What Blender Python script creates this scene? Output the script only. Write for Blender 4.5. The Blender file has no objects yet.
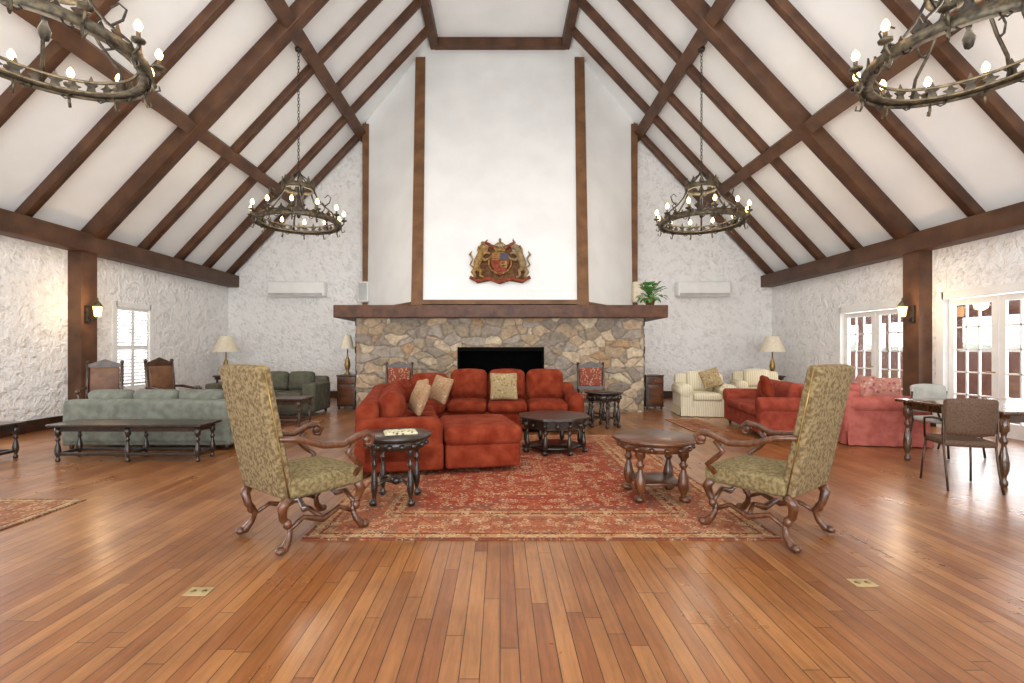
import bpy,bmesh,math,random
from mathutils import Vector,Matrix,noise
random.seed(7)
S=bpy.context.scene; C=S.collection
PI=math.pi
EYE=1.35
# ------------------------------------------------------------------ helpers
def lin(h):
    h=h.lstrip('#'); r=[int(h[i:i+2],16)/255 for i in (0,2,4)]
    return tuple([(c/12.92 if c<=.04045 else ((c+.055)/1.055)**2.4) for c in r]+[1.0])
def T(x,y,z): return Matrix.Translation((x,y,z))
def R(a,ax): return Matrix.Rotation(a,4,ax)
def sh(l): return (l[0]+l[1]*.0104,l[1],l[2])
class MB:
    def __init__(s): s.v=[];s.f=[];s.s=[]
    def add(s,vs,fs,smooth=False,M=None):
        o=len(s.v)
        for v in vs:
            v=Vector(v)
            if M is not None: v=M@v
            s.v.append(v)
        for f in fs: s.f.append([i+o for i in f]); s.s.append(smooth)
        return s
    def box(s,x0,x1,y0,y1,z0,z1,M=None):
        vs=[(x,y,z) for x in (x0,x1) for y in (y0,y1) for z in (z0,z1)]
        return s.add(vs,[(0,1,3,2),(4,6,7,5),(0,4,5,1),(2,3,7,6),(0,2,6,4),(1,5,7,3)],False,M)
    def rbox(s,x0,x1,y0,y1,z0,z1,r=.04,puff=(0,0,0),M=None):
        h=[(x1-x0)/2,(y1-y0)/2,(z1-z0)/2]; c=Vector(((x0+x1)/2,(y0+y1)/2,(z0+z1)/2))
        r=min(r,min(h)*.98)
        def ax(h_):
            e=[h_,h_-r*.33,h_-r*.66,h_-r]; k=h_-r
            return [-a for a in e]+[-k*.5,0,k*.5]+e[::-1]
        A=[ax(q) for q in h]; key={}; vs=[]; fs=[]
        def gv(p):
            k=tuple(round(q,5) for q in p)
            if k in key: return key[k]
            inn=Vector([max(-(h[i]-r),min(h[i]-r,p[i])) for i in range(3)])
            d=Vector(p)-inn
            q=inn+(d.normalized()*r if d.length>1e-9 else d)
            for i in range(3):
                j,l=(i+1)%3,(i+2)%3
                if puff[i]: q[i]+=puff[i]*(p[i]/h[i])*(1-(p[j]/h[j])**2)*(1-(p[l]/h[l])**2)
            key[k]=len(vs); vs.append(q+c); return key[k]
        for i in range(3):
            j,l=(i+1)%3,(i+2)%3
            for sg in (-1,1):
                for a in range(len(A[j])-1):
                    for b in range(len(A[l])-1):
                        q=[]
                        for (m,n) in ((a,b),(a+1,b),(a+1,b+1),(a,b+1)):
                            p=[0,0,0]; p[i]=sg*h[i]; p[j]=A[j][m]; p[l]=A[l][n]; q.append(gv(p))
                        if len(set(q))>2: fs.append(q)
        return s.add(vs,fs,True,M)
    def tube(s,pts,rad,n=8,M=None,closed=False,sq=None):
        pts=[Vector(p) for p in pts]
        if not isinstance(rad,(list,tuple)): rad=[rad]*len(pts)
        vs=[];fs=[];N=len(pts); up=None
        for i,p in enumerate(pts):
            a=pts[(i-1)%N] if (closed or i>0) else p
            b=pts[(i+1)%N] if (closed or i<N-1) else p
            t=(b-a).normalized()
            if up is None:
                up=Vector((0,0,1)) if abs(t.z)<.9 else Vector((1,0,0))
            u=t.cross(up)
            if u.length<1e-5: u=t.cross(Vector((0,1,.3)))
            u.normalize(); w=u.cross(t).normalized(); up=w
            for k in range(n):
                an=2*PI*k/n
                vs.append(p+(u*math.cos(an)+w*math.sin(an))*rad[i])
        for i in range(N if closed else N-1):
            for k in range(n):
                a=i*n+k;b=i*n+(k+1)%n;c=((i+1)%N)*n+(k+1)%n;d=((i+1)%N)*n+k
                fs.append((a,b,c,d))
        if not closed:
            fs.append(list(range(n))); fs.append([(N-1)*n+k for k in range(n)])
        return s.add(vs,fs,True,M)
    def lathe(s,prof,c=(0,0,0),n=20,M=None,closed=False,cap=True):
        vs=[];fs=[]
        for (r,z) in prof:
            for k in range(n):
                a=2*PI*k/n; vs.append((c[0]+r*math.cos(a),c[1]+r*math.sin(a),c[2]+z))
        P=len(prof)
        for i in range(P if closed else P-1):
            for k in range(n):
                j=(i+1)%P
                fs.append((i*n+k,i*n+(k+1)%n,j*n+(k+1)%n,j*n+k))
        if cap and not closed:
            fs.append(list(range(n))[::-1]); fs.append([(P-1)*n+k for k in range(n)])
        return s.add(vs,fs,n>8,M)
    def sph(s,c,r,n=10,M=None):
        if not isinstance(r,(tuple,list)): r=(r,r,r)
        vs=[];fs=[];m=n//2+1
        for i in range(m+1):
            a=PI*i/m
            for k in range(n):
                b=2*PI*k/n
                vs.append((c[0]+r[0]*math.sin(a)*math.cos(b),c[1]+r[1]*math.sin(a)*math.sin(b),c[2]+r[2]*math.cos(a)))
        for i in range(m):
            for k in range(n): fs.append((i*n+k,i*n+(k+1)%n,(i+1)*n+(k+1)%n,(i+1)*n+k))
        return s.add(vs,fs,True,M)
    def prism(s,pts,axis,a,b,bev=0,M=None,seg=3):
        bm=bmesh.new()
        def mk(p,t):
            if axis=='Z': return (p[0],p[1],t)
            if axis=='Y': return (p[0],t,p[1])
            return (t,p[0],p[1])
        v0=[bm.verts.new(mk(p,a)) for p in pts]; v1=[bm.verts.new(mk(p,b)) for p in pts]
        n=len(pts); bm.faces.new(v0); bm.faces.new(v1[::-1])
        for i in range(n): bm.faces.new((v0[i],v0[(i+1)%n],v1[(i+1)%n],v1[i]))
        bmesh.ops.recalc_face_normals(bm,faces=bm.faces)
        if bev: bmesh.ops.bevel(bm,geom=list(bm.edges),offset=bev,segments=seg,affect='EDGES',profile=.5)
        bm.verts.index_update()
        s.add([v.co.copy() for v in bm.verts],[[v.index for v in f.verts] for f in bm.faces],bool(bev),M)
        bm.free(); return s
    def build(s,name,m,parent=None,label=None):
        me=bpy.data.meshes.new(name); me.from_pydata([tuple(v) for v in s.v],[],s.f)
        me.polygons.foreach_set('use_smooth',s.s)
        bm=bmesh.new(); bm.from_mesh(me); bmesh.ops.recalc_face_normals(bm,faces=bm.faces); bm.to_mesh(me); bm.free()
        me.materials.append(m); me.update()
        o=bpy.data.objects.new(name,me); C.objects.link(o)
        if parent: o.parent=parent
        if label: o['label']=label
        return o
def thing(name,label,cat,loc=(0,0,0),rz=0,group=None,fix=False):
    o=bpy.data.objects.new(name,None); C.objects.link(o); o.empty_display_size=.1
    o.location=loc if fix else sh(loc); o.rotation_euler=(0,0,rz); o['label']=label; o['category']=cat
    if group:o['group']=group
    return o
def tag(o,label,cat,group=None,loc=None,rz=None):
    o['label']=label;o['category']=cat
    if group:o['group']=group
    if loc:o.location=sh(loc)
    if rz is not None:o.rotation_euler=(0,0,rz)
    return o
def struct(name,mb,m,parent=None):
    o=mb.build(name,m,parent)
    if not parent:o['kind']='structure'
    return o
def dup(root,loc,rz,label=None,group=None):
    r=root.copy(); C.objects.link(r); r.location=loc; r.rotation_euler=(0,0,rz)
    if label:r['label']=label
    if group:r['group']=group
    for ch in list(root.children):
        c=ch.copy(); C.objects.link(c); c.parent=r
        for g in list(ch.children):
            d=g.copy(); C.objects.link(d); d.parent=c
    return r
def head(hx,hy): return math.atan2(-hx,hy)     # local +Y -> heading
# ------------------------------------------------------------------ materials
def base_mat(name):
    m=bpy.data.materials.new(name); m.use_nodes=True; nt=m.node_tree
    return m,nt,nt.nodes['Principled BSDF']
def N(nt,t,**k):
    n=nt.nodes.new(t)
    for a,b in k.items():
        if a in n.inputs.keys(): n.inputs[a].default_value=b
        else: setattr(n,a,b)
    return n
def ramp(nt,cols,const=False):
    n=nt.nodes.new('ShaderNodeValToRGB'); r=n.color_ramp
    if const:r.interpolation='CONSTANT'
    while len(r.elements)<len(cols): r.elements.new(.5)
    for i,(p,c) in enumerate(cols):
        r.elements[i].position=p; r.elements[i].color=lin(c) if isinstance(c,str) else c
    return n
def mat(name,c1,c2=None,scale=6,rough=.6,metal=0,bump=0,bscale=40,stretch=(1,1,1),coat=0,sheen=0,kind='noise',detail=4,lo=.35,hi=.65,spec=None,dist=3.0):
    m,nt,b=base_mat(name); L=nt.links
    tc=N(nt,'ShaderNodeTexCoord'); mp=N(nt,'ShaderNodeMapping'); mp.inputs['Scale'].default_value=stretch
    L.new(tc.outputs['Object'],mp.inputs['Vector'])
    if c2:
        if kind=='voronoi':
            t=N(nt,'ShaderNodeTexVoronoi',Scale=scale); out=t.outputs['Distance']
        elif kind=='wave':
            t=N(nt,'ShaderNodeTexWave',Scale=scale,Distortion=dist); out=t.outputs['Fac']
        else:
            t=N(nt,'ShaderNodeTexNoise',Scale=scale,Detail=detail); out=t.outputs['Fac']
        L.new(mp.outputs[0],t.inputs['Vector'])
        r=ramp(nt,[(lo,c1),(hi,c2)]); L.new(out,r.inputs[0]); L.new(r.outputs[0],b.inputs['Base Color'])
    else: b.inputs['Base Color'].default_value=lin(c1)
    b.inputs['Roughness'].default_value=rough; b.inputs['Metallic'].default_value=metal
    if spec is not None: b.inputs['Specular IOR Level'].default_value=spec
    if coat: b.inputs['Coat Weight'].default_value=coat; b.inputs['Coat Roughness'].default_value=.15
    if bump:
        n2=N(nt,'ShaderNodeTexNoise',Scale=bscale,Detail=5.0); L.new(mp.outputs[0],n2.inputs['Vector'])
        bp=N(nt,'ShaderNodeBump',Strength=min(1,bump*1.0),Distance=.01 if bump<=1 else .01*bump)
        L.new(n2.outputs['Fac'],bp.inputs['Height']); L.new(bp.outputs[0],b.inputs['Normal'])
    return m
def emit(name,c,st):
    m,nt,b=base_mat(name); b.inputs['Base Color'].default_value=lin(c)
    b.inputs['Emission Color'].default_value=lin(c); b.inputs['Emission Strength'].default_value=st
    return m
def stucco():
    m,nt,b=base_mat('rough white stucco'); L=nt.links
    tc=N(nt,'ShaderNodeTexCoord')
    n1=N(nt,'ShaderNodeTexNoise',Scale=7.0,Detail=5.0,Roughness=.6,Distortion=1.5)
    v=N(nt,'ShaderNodeTexVoronoi',Scale=9.0,feature='SMOOTH_F1')
    n3=N(nt,'ShaderNodeTexNoise',Scale=6.0,Detail=3.0)
    mx=N(nt,'ShaderNodeMixRGB',Fac=.35); L.new(tc.outputs['Object'],mx.inputs[1]); L.new(tc.outputs['Object'],n3.inputs['Vector']); L.new(n3.outputs['Color'],mx.inputs[2])
    L.new(tc.outputs['Object'],n1.inputs['Vector']); L.new(mx.outputs[0],v.inputs['Vector'])
    ad=N(nt,'ShaderNodeMath',operation='ADD'); L.new(n1.outputs['Fac'],ad.inputs[0]); L.new(v.outputs['Distance'],ad.inputs[1])
    bp=N(nt,'ShaderNodeBump',Strength=.95,Distance=.045); L.new(ad.outputs[0],bp.inputs['Height']); L.new(bp.outputs[0],b.inputs['Normal'])
    r=ramp(nt,[(.45,'#E0E0DD'),(.95,'#F7F6F4')]); L.new(ad.outputs[0],r.inputs[0]); L.new(r.outputs[0],b.inputs['Base Color'])
    b.inputs['Roughness'].default_value=.8
    return m
def floor_mat():
    m,nt,b=base_mat('oak plank floor'); L=nt.links
    ROW=.085
    tc=N(nt,'ShaderNodeTexCoord'); sp=N(nt,'ShaderNodeSeparateXYZ'); cb=N(nt,'ShaderNodeCombineXYZ')
    L.new(tc.outputs['Object'],sp.inputs[0])
    dv=N(nt,'ShaderNodeMath',operation='DIVIDE'); dv.inputs[1].default_value=ROW; L.new(sp.outputs['X'],dv.inputs[0])
    fl=N(nt,'ShaderNodeMath',operation='FLOOR'); L.new(dv.outputs[0],fl.inputs[0])
    wn=N(nt,'ShaderNodeTexWhiteNoise',noise_dimensions='1D'); L.new(fl.outputs[0],wn.inputs['W'])
    ma=N(nt,'ShaderNodeMath',operation='MULTIPLY_ADD'); ma.inputs[1].default_value=7.0; L.new(wn.outputs['Value'],ma.inputs[0]); L.new(sp.outputs['Y'],ma.inputs[2])
    L.new(ma.outputs[0],cb.inputs['X']); L.new(sp.outputs['X'],cb.inputs['Y'])
    br=N(nt,'ShaderNodeTexBrick'); br.offset=0.0; br.offset_frequency=2
    for k,v in (('Scale',1.0),('Mortar Size',.0022),('Mortar Smooth',.1),('Bias',0.0),('Brick Width',1.25),('Row Height',ROW)): br.inputs[k].default_value=v
    br.inputs['Color1'].default_value=lin('#875029'); br.inputs['Color2'].default_value=lin('#A57041'); br.inputs['Mortar'].default_value=lin('#331B0D')
    L.new(cb.outputs[0],br.inputs['Vector'])
    mp=N(nt,'ShaderNodeMapping'); mp.inputs['Scale'].default_value=(34,2.4,1); L.new(tc.outputs['Object'],mp.inputs[0])
    gn=N(nt,'ShaderNodeTexNoise',Scale=1.0,Detail=7.0,Roughness=.65,Distortion=.8); L.new(mp.outputs[0],gn.inputs['Vector'])
    gr=ramp(nt,[(.3,(.6,.55,.5,1)),(.65,(1.12,1.1,1.08,1))]); L.new(gn.outputs['Fac'],gr.inputs[0])
    mu=N(nt,'ShaderNodeMixRGB',blend_type='MULTIPLY',Fac=.8); L.new(br.outputs['Color'],mu.inputs[1]); L.new(gr.outputs[0],mu.inputs[2])
    pn=N(nt,'ShaderNodeTexNoise',Scale=1.3,Detail=6.0,Roughness=.65); L.new(tc.outputs['Object'],pn.inputs['Vector'])
    pr=ramp(nt,[(.34,(.58,.52,.46,1)),(.55,(1.05,1.04,1.02,1))]); L.new(pn.outputs['Fac'],pr.inputs[0])
    m2=N(nt,'ShaderNodeMixRGB',blend_type='MULTIPLY',Fac=.62); L.new(mu.outputs[0],m2.inputs[1]); L.new(pr.outputs[0],m2.inputs[2])
    L.new(m2.outputs[0],b.inputs['Base Color'])
    rr=ramp(nt,[(.3,(.38,.38,.38,1)),(.7,(.25,.25,.25,1))]); L.new(pn.outputs['Fac'],rr.inputs[0]); L.new(rr.outputs[0],b.inputs['Roughness'])
    bp=N(nt,'ShaderNodeBump',Strength=.5,Distance=.004); bp.invert=True; L.new(br.outputs['Fac'],bp.inputs['Height'])
    wv=N(nt,'ShaderNodeTexNoise',Scale=1.0,Detail=2.0); mp2=N(nt,'ShaderNodeMapping'); mp2.inputs['Scale'].default_value=(11.8,1.2,1); L.new(tc.outputs['Object'],mp2.inputs[0]); L.new(mp2.outputs[0],wv.inputs['Vector'])
    b2=N(nt,'ShaderNodeBump',Strength=.35,Distance=.006); L.new(wv.outputs['Fac'],b2.inputs['Height']); L.new(bp.outputs[0],b2.inputs['Normal']); L.new(b2.outputs[0],b.inputs['Normal'])
    b.inputs['Coat Weight'].default_value=.3; b.inputs['Coat Roughness'].default_value=.2
    L.new(b2.outputs[0],b.inputs['Coat Normal'])
    return m
def rug_mat(name,hx,hy,bands,pal,field,sc=7.0,bw=.75,amt=.72):
    m,nt,b=base_mat(name); L=nt.links
    tc=N(nt,'ShaderNodeTexCoord'); sp=N(nt,'ShaderNodeSeparateXYZ'); L.new(tc.outputs['Object'],sp.inputs[0])
    def M(op,a,b_=None):
        n=N(nt,'ShaderNodeMath',operation=op)
        for i,q in enumerate((a,b_)):
            if q is None: continue
            if isinstance(q,(int,float)): n.inputs[i].default_value=q
            else: L.new(q,n.inputs[i])
        return n.outputs[0]
    ax=M('ABSOLUTE',sp.outputs['X']); ay=M('ABSOLUTE',sp.outputs['Y'])
    e=M('MINIMUM',M('SUBTRACT',hx,ax),M('SUBTRACT',hy,ay)); en=M('DIVIDE',e,bw)
    br=ramp(nt,bands+[(.98,field)],True); L.new(en,br.inputs[0])
    cb=N(nt,'ShaderNodeCombineXYZ'); L.new(ax,cb.inputs[0]); L.new(ay,cb.inputs[1])
    v=N(nt,'ShaderNodeTexVoronoi',Scale=sc); v.inputs['Randomness'].default_value=.6; L.new(cb.outputs[0],v.inputs['Vector'])
    vs=N(nt,'ShaderNodeSeparateXYZ'); L.new(v.outputs['Color'],vs.inputs[0])
    pr=ramp(nt,[(i/len(pal),c) for i,c in enumerate(pal)],True); L.new(vs.outputs[0],pr.inputs[0])
    w=M('SINE',M('MULTIPLY',v.outputs['Distance'],24.0)); mk=M('MULTIPLY',M('GREATER_THAN',w,.1),amt)
    v2=N(nt,'ShaderNodeTexVoronoi',Scale=sc*2.1); L.new(cb.outputs[0],v2.inputs['Vector'])
    vs2=N(nt,'ShaderNodeSeparateXYZ'); L.new(v2.outputs['Color'],vs2.inputs[0])
    pr2=ramp(nt,[(i/len(pal),c) for i,c in enumerate(pal[::-1])],True); L.new(vs2.outputs[0],pr2.inputs[0])
    mk2=M('MULTIPLY',M('LESS_THAN',v2.outputs['Distance'],.36),amt)
    m1=N(nt,'ShaderNodeMixRGB'); L.new(mk,m1.inputs[0]); L.new(br.outputs[0],m1.inputs[1]); L.new(pr.outputs[0],m1.inputs[2])
    m2=N(nt,'ShaderNodeMixRGB'); L.new(mk2,m2.inputs[0]); L.new(m1.outputs[0],m2.inputs[1]); L.new(pr2.outputs[0],m2.inputs[2])
    L.new(m2.outputs[0],b.inputs['Base Color']); b.inputs['Roughness'].default_value=.95; b.inputs['Specular IOR Level'].default_value=.2
    n2=N(nt,'ShaderNodeTexNoise',Scale=200.0); L.new(tc.outputs['Object'],n2.inputs['Vector'])
    bp=N(nt,'ShaderNodeBump',Strength=.4,Distance=.004); L.new(n2.outputs['Fac'],bp.inputs['Height']); L.new(bp.outputs[0],b.inputs['Normal'])
    return m
def floral(name,basec,cols,sc=14,thr=.3):
    m,nt,b=base_mat(name); L=nt.links
    tc=N(nt,'ShaderNodeTexCoord'); v=N(nt,'ShaderNodeTexVoronoi',Scale=sc); L.new(tc.outputs['Object'],v.inputs['Vector'])
    s=N(nt,'ShaderNodeSeparateXYZ'); L.new(v.outputs['Color'],s.inputs[0])
    pr=ramp(nt,[(i/len(cols),c) for i,c in enumerate(cols)],True); L.new(s.outputs[0],pr.inputs[0])
    lt=N(nt,'ShaderNodeMath',operation='LESS_THAN'); lt.inputs[1].default_value=thr; L.new(v.outputs['Distance'],lt.inputs[0])
    mx=N(nt,'ShaderNodeMixRGB'); mx.inputs[1].default_value=lin(basec); L.new(lt.outputs[0],mx.inputs[0]); L.new(pr.outputs[0],mx.inputs[2])
    L.new(mx.outputs[0],b.inputs['Base Color']); b.inputs['Roughness'].default_value=.9
    return m
def glass():
    m,nt,b=base_mat('window glass'); L=nt.links
    tr=N(nt,'ShaderNodeBsdfTransparent'); gl=N(nt,'ShaderNodeBsdfGlossy',Roughness=.03); mx=N(nt,'ShaderNodeMixShader',Fac=.08)
    L.new(tr.outputs[0],mx.inputs[1]); L.new(gl.outputs[0],mx.inputs[2]); L.new(mx.outputs[0],nt.nodes['Material Output'].inputs[0]); return m
STUC=stucco(); FLOOR=floor_mat(); GLASS=glass()
PLAS=mat('smooth white plaster','#EDEDEB','#F4F4F2',1.5,.8,bump=.3,bscale=8)
CEIL=mat('white ceiling plaster','#F0F3F3','#F7F9F9',1.2,.85,bump=.3,bscale=6)
BEAM=mat('dark stained timber','#472B19','#624129',3,.55,bump=.6,bscale=14)
WALN=mat('brown timber post','#644326','#805937',3,.6,bump=.6,bscale=14)
BASEB=mat('dark baseboard wood','#2E1B12','#43291B',6,.4)
BLACKW=mat('near black carved wood','#1E1510','#35261C',12,.3,bump=.5,bscale=40,coat=.3)
MAHOG=mat('mahogany wood','#42230F','#6B3E22',9,.3,bump=.3,bscale=25,coat=.3,stretch=(1,4,1))
DARKW=mat('dark brown wood','#2E1C12','#4C3321',10,.35,bump=.4,bscale=25,coat=.3)
TABLEW=mat('glossy dark table wood','#3C2714','#5E3F28',7,.15,coat=.6,stretch=(1,5,1))
RED=mat('rust red chenille','#752814','#8E3E26',7,.95,bump=.8,bscale=120,spec=.15)
PINK=mat('faded rose upholstery','#A9584E','#BC6D62',8,.95,bump=.5,bscale=90,spec=.2)
RUST=mat('rust upholstery','#833526','#9A4734',8,.95,bump=.5,bscale=90,spec=.2)
GGREY=mat('grey green upholstery','#63645A','#787A6F',9,.95,bump=.5,bscale=90,spec=.2)
DGREEN=mat('dark olive upholstery','#4C4B3E','#605E50',9,.95,bump=.5,bscale=90,spec=.2)
BROC=mat('tan olive brocade','#66543A','#8E7A58',42,.95,bump=.6,bscale=110,detail=2,lo=.4,hi=.6,spec=.2)
BROCS=mat('olive gold seat brocade','#6A5B3C','#8B7A56',42,.95,bump=.6,bscale=110,detail=2,lo=.4,hi=.6,spec=.2)
CREAM=mat('cream striped upholstery','#D0C3A2','#E0D7BF',7,.9,kind='wave',dist=.4,bump=.3,bscale=80)
TAN=floral('tan patterned fabric','#A58260',['#946C4C','#B39A78','#9B7A58','#BCA68A'],26,.35)
GOLDF=floral('muted gold floral fabric','#A08A62',['#85624A','#B8A684','#8A7650','#AC9870'],24,.38)
FLOR=floral('pink floral fabric','#B98274',['#945050','#AE6A62','#A4705E','#C9A596'],20,.4)
STRIPE=floral('red and cream woven fabric','#87402F',['#B99A7C','#7C3426','#A9805F'],26,.42)
LEATH=mat('brown leather','#5F3E28','#7A5438',6,.5,bump=.4)
IRON=mat('blackened iron','#24211D','#423C34',20,.5,metal=.5,bump=.5)
GILT=mat('aged dull iron','#3A342A','#6E634E',16,.5,metal=.5,bump=.6)
WHITE=mat('white painted wood','#E6E6E3','#EFEFEC',4,.45)
PLAST=mat('white plastic','#E9E9E6','#F1F1EE',3,.4)
PVENT=mat('grey plastic vent','#A9AAA8','#BDBDBB',3,.5)
SHADE=mat('cream lampshade cloth','#DDD2B8','#E9E0CB',12,.9)
BRASS=mat('brass','#8C6F3B','#AC8F55',10,.35,metal=.9)
SOOT=mat('sooty black','#060505','#0C0B0A',8,.9,bump=.5,spec=.1)
LEAF=mat('green leaf','#2F6322','#5A8C3C',9,.5)
TERRA=mat('woven plant pot','#5B3A22','#7A5433',20,.8)
PAPER=floral('magazine print','#D2C8A8',['#A08040','#4A5A50','#B08A40','#5C4C38'],30,.38)
BULB=emit('warm bulb','#FFC378',20)
DSEAT=mat('brown woven chair fabric','#45301F','#5C4330',60,.7,bump=.5,kind='voronoi',lo=.2,hi=.6)
PALEU=mat('pale grey upholstery','#A9A8A0','#BDBBB2',9,.85,bump=.4)
CHROME=mat('bronze metal','#3F3228','#5E4B3C',9,.35,metal=.8)
DECK=mat('outdoor deck boards','#6A4230','#835844',5,.7,stretch=(8,1,1))
PORCH=mat('brown porch timber','#6E4635','#85594A',5,.7)
HEDGE=mat('hazed outdoor foliage','#7C8474','#A5AA98',1.5,.9,bump=1)  # pale grey-green puts bright outdoor haze into the leaf colour
# ------------------------------------------------------------------ room dims
WX=7.7; YB=13.6; YR=-4.0; PITCH=1.07; ZE=EYE+2.1; FW=1.78; ZF=ZE+PITCH*(WX-FW)
def zr(x): return ZE+PITCH*(WX-abs(x))
struct('floor',MB().box(-WX-.2,WX+.2,YR-.2,YB+.2,-.12,0),FLOOR)
def wall(name,x0,x1,ops):
    m=MB(); ops=sorted(ops); y=YR
    for (a,b,z0,z1) in ops:
        m.box(x0,x1,y,a,0,ZE+.3)
        if z0>0: m.box(x0,x1,a,b,0,z0)
        m.box(x0,x1,a,b,z1,ZE+.3); y=b
    m.box(x0,x1,y,YB,0,ZE+.3); return struct(name,m,STUC)
LOP=[(-1.5,1.5,.6,2.4),(4.4,7.0,.3,2.5),(9.6,10.55,.55,2.25)]
ROP=[(-1.5,1.5,0,2.25),(3.2,5.2,0,2.25),(6.6,8.34,0,2.25),(9.0,10.85,0,2.2)]
wall('wall_left',-WX-.2,-WX,LOP); wall('wall_right',WX,WX+.2,ROP)
gab=[(-WX-.2,0),(WX+.2,0),(WX+.2,ZE-.2),(WX,ZE+.05),(FW,ZF+.05),(-FW,ZF+.05),(-WX,ZE+.05),(-WX-.2,ZE-.2)]
struct('wall_back',MB().prism(gab,'Y',YB,YB+.2),STUC)
struct('wall_rear',MB().prism(gab,'Y',YR-.2,YR),PLAS)
m=MB()
m.prism([(-WX-.3,zr(WX+.3)),(-FW,ZF),(-FW,ZF+.15),(-WX-.3,zr(WX+.3)+.2)],'Y',YR-.2,YB+.2)
m.prism([(WX+.3,zr(WX+.3)),(FW,ZF),(FW,ZF+.15),(WX+.3,zr(WX+.3)+.2)],'Y',YR-.2,YB+.2)
m.box(-FW-.02,FW+.02,YR-.2,YB+.2,ZF,ZF+.15)
struct('ceiling',m,CEIL)
tn=[0]
def trim(mb,mt=BEAM):
    tn[0]+=1; return struct('trim_%d'%tn[0],mb,mt)
for s in (-1,1):
    a,b=sorted((s*WX,s*(WX-.32)))
    trim(MB().prism([(a,ZE-.33),(b,ZE-.33),(b,ZE-.0),(a,ZE-.0)],'Y',YR,YB,.012,seg=1))
    for k,y in enumerate((13.42,12.35,11.28,10.15,8.85,7.6,6.35,5.1,3.85,2.6,1.35,.1,-1.2,-2.5)):
        big=(k in (4,8,12))
        dr,w=(.27,.26) if big else (.16,.14)
        pts=[(s*(WX-.05),zr(WX-.05)),(s*FW,ZF),(s*FW,ZF-dr*1.46),(s*(WX-.05),zr(WX-.05)-dr*1.46)]
        trim(MB().prism(pts,'Y',y-w/2,y+w/2,.01,seg=1))
    for px in (3.89,5.68):
        M=T(s*px,0,zr(px)-.15)@R(s*math.atan(PITCH),'Y')
        trim(MB().box(-.12,.12,YR,YB,-.14,.12,M))
    trim(MB().box(s*FW-.11,s*FW+.11,YR,YB,ZF-.24,ZF))
    for py in (8.72,-.7):
        x0,x1=sorted((s*WX,s*(WX-.24))); trim(MB().box(x0,x1,py-.17,py+.17,0,ZE-.33))
def bb(name,x0,x1,segs):
    m=MB()
    for a,b in segs: m.box(x0,x1,a,b,0,.19); m.box(x0,x1,a,b,.19,.2)
    struct(name,m,BASEB)
bb('baseboard_left',-WX,-WX+.03,[(YR,YB)])
bb('baseboard_right',WX-.03,WX,[(YR,-1.6),(1.6,3.1),(5.3,6.5),(8.44,8.9),(10.95,YB)])
struct('baseboard_back',MB().box(-WX,-3.3,YB-.03,YB,0,.19).box(3.2,WX,YB-.03,YB,0,.19),BASEB)
# chimney hood
b0=(10.85,2.38); TW=2.15; t0=(13.05,zr(TW)); tz=t0[1]
lean=(t0[0]-b0[0])/(tz-b0[1])
def hy(z): return b0[0]+(z-b0[1])*lean
m=MB(); ytop=hy(ZF); SXP=3.72
m.add([(-1.85,b0[0],b0[1]),(1.85,b0[0],b0[1]),(TW,t0[0],tz),(FW,ytop,ZF),(-FW,ytop,ZF),(-TW,t0[0],tz)],[(0,1,2,3,4,5)])
G=14
for s in (-1,1):
    A=Vector((s*1.85,b0[0],b0[1]));B=Vector((s*SXP,13.35,b0[1]));D=Vector((s*TW,t0[0],tz));E=Vector((s*SXP,13.35,zr(SXP)))
    vs=[]
    for j in range(G+1):
        for i in range(G+1):
            q=j/G;r_=i/G; vs.append((A*(1-r_)+B*r_)*(1-q)+(D*(1-r_)+E*r_)*q)
    m.add(vs,[(j*(G+1)+i,j*(G+1)+i+1,(j+1)*(G+1)+i+1,(j+1)*(G+1)+i) for j in range(G) for i in range(G)],True)
    m.add([B,(s*SXP,YB,b0[1]),(s*SXP,YB,zr(SXP)),E],[(0,1,2,3)])
m.add([(-SXP,YB,b0[1]),(-SXP,13.35,b0[1]),(-1.85,b0[0],b0[1]),(1.85,b0[0],b0[1]),(SXP,13.35,b0[1]),(SXP,YB,b0[1])],[(0,1,2,3,4,5)])
struct('wall_chimney',m,PLAS)
def beam(p,q,w,t,mt=WALN):
    p=Vector(p);q=Vector(q);d=(q-p);L_=d.length;d.normalize()
    xx=Vector((1,0,0)); 
    if abs(d.x)>.9: xx=Vector((0,0,1))
    yy=d.cross(xx).normalized(); xx=yy.cross(d).normalized()
    M=Matrix((( xx.x,yy.x,d.x,p.x),(xx.y,yy.y,d.y,p.y),(xx.z,yy.z,d.z,p.z),(0,0,0,1)))
    return trim(MB().box(-w/2,w/2,-t/2,t/2,0,L_,M),mt)
for s in (-1,1):
    beam((s*1.87,b0[0]+.02,b0[1]-.05),(s*TW,t0[0]+.0,tz-.15),.26,.18)
    beam((s*SXP,13.33,2.3),(s*SXP,13.33,zr(SXP)-.1),.17,.12)
    beam((s*1.86,b0[0],b0[1]+.04),(s*SXP,13.33,b0[1]+.04),.07,.08)
beam((-1.86,b0[0],b0[1]+.05),(1.86,b0[0],b0[1]+.05),.1,.12)
beam((-FW,t0[0]-.02,ZF-.13),(FW,t0[0]-.02,ZF-.13),.24,.22,BEAM)
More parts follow.
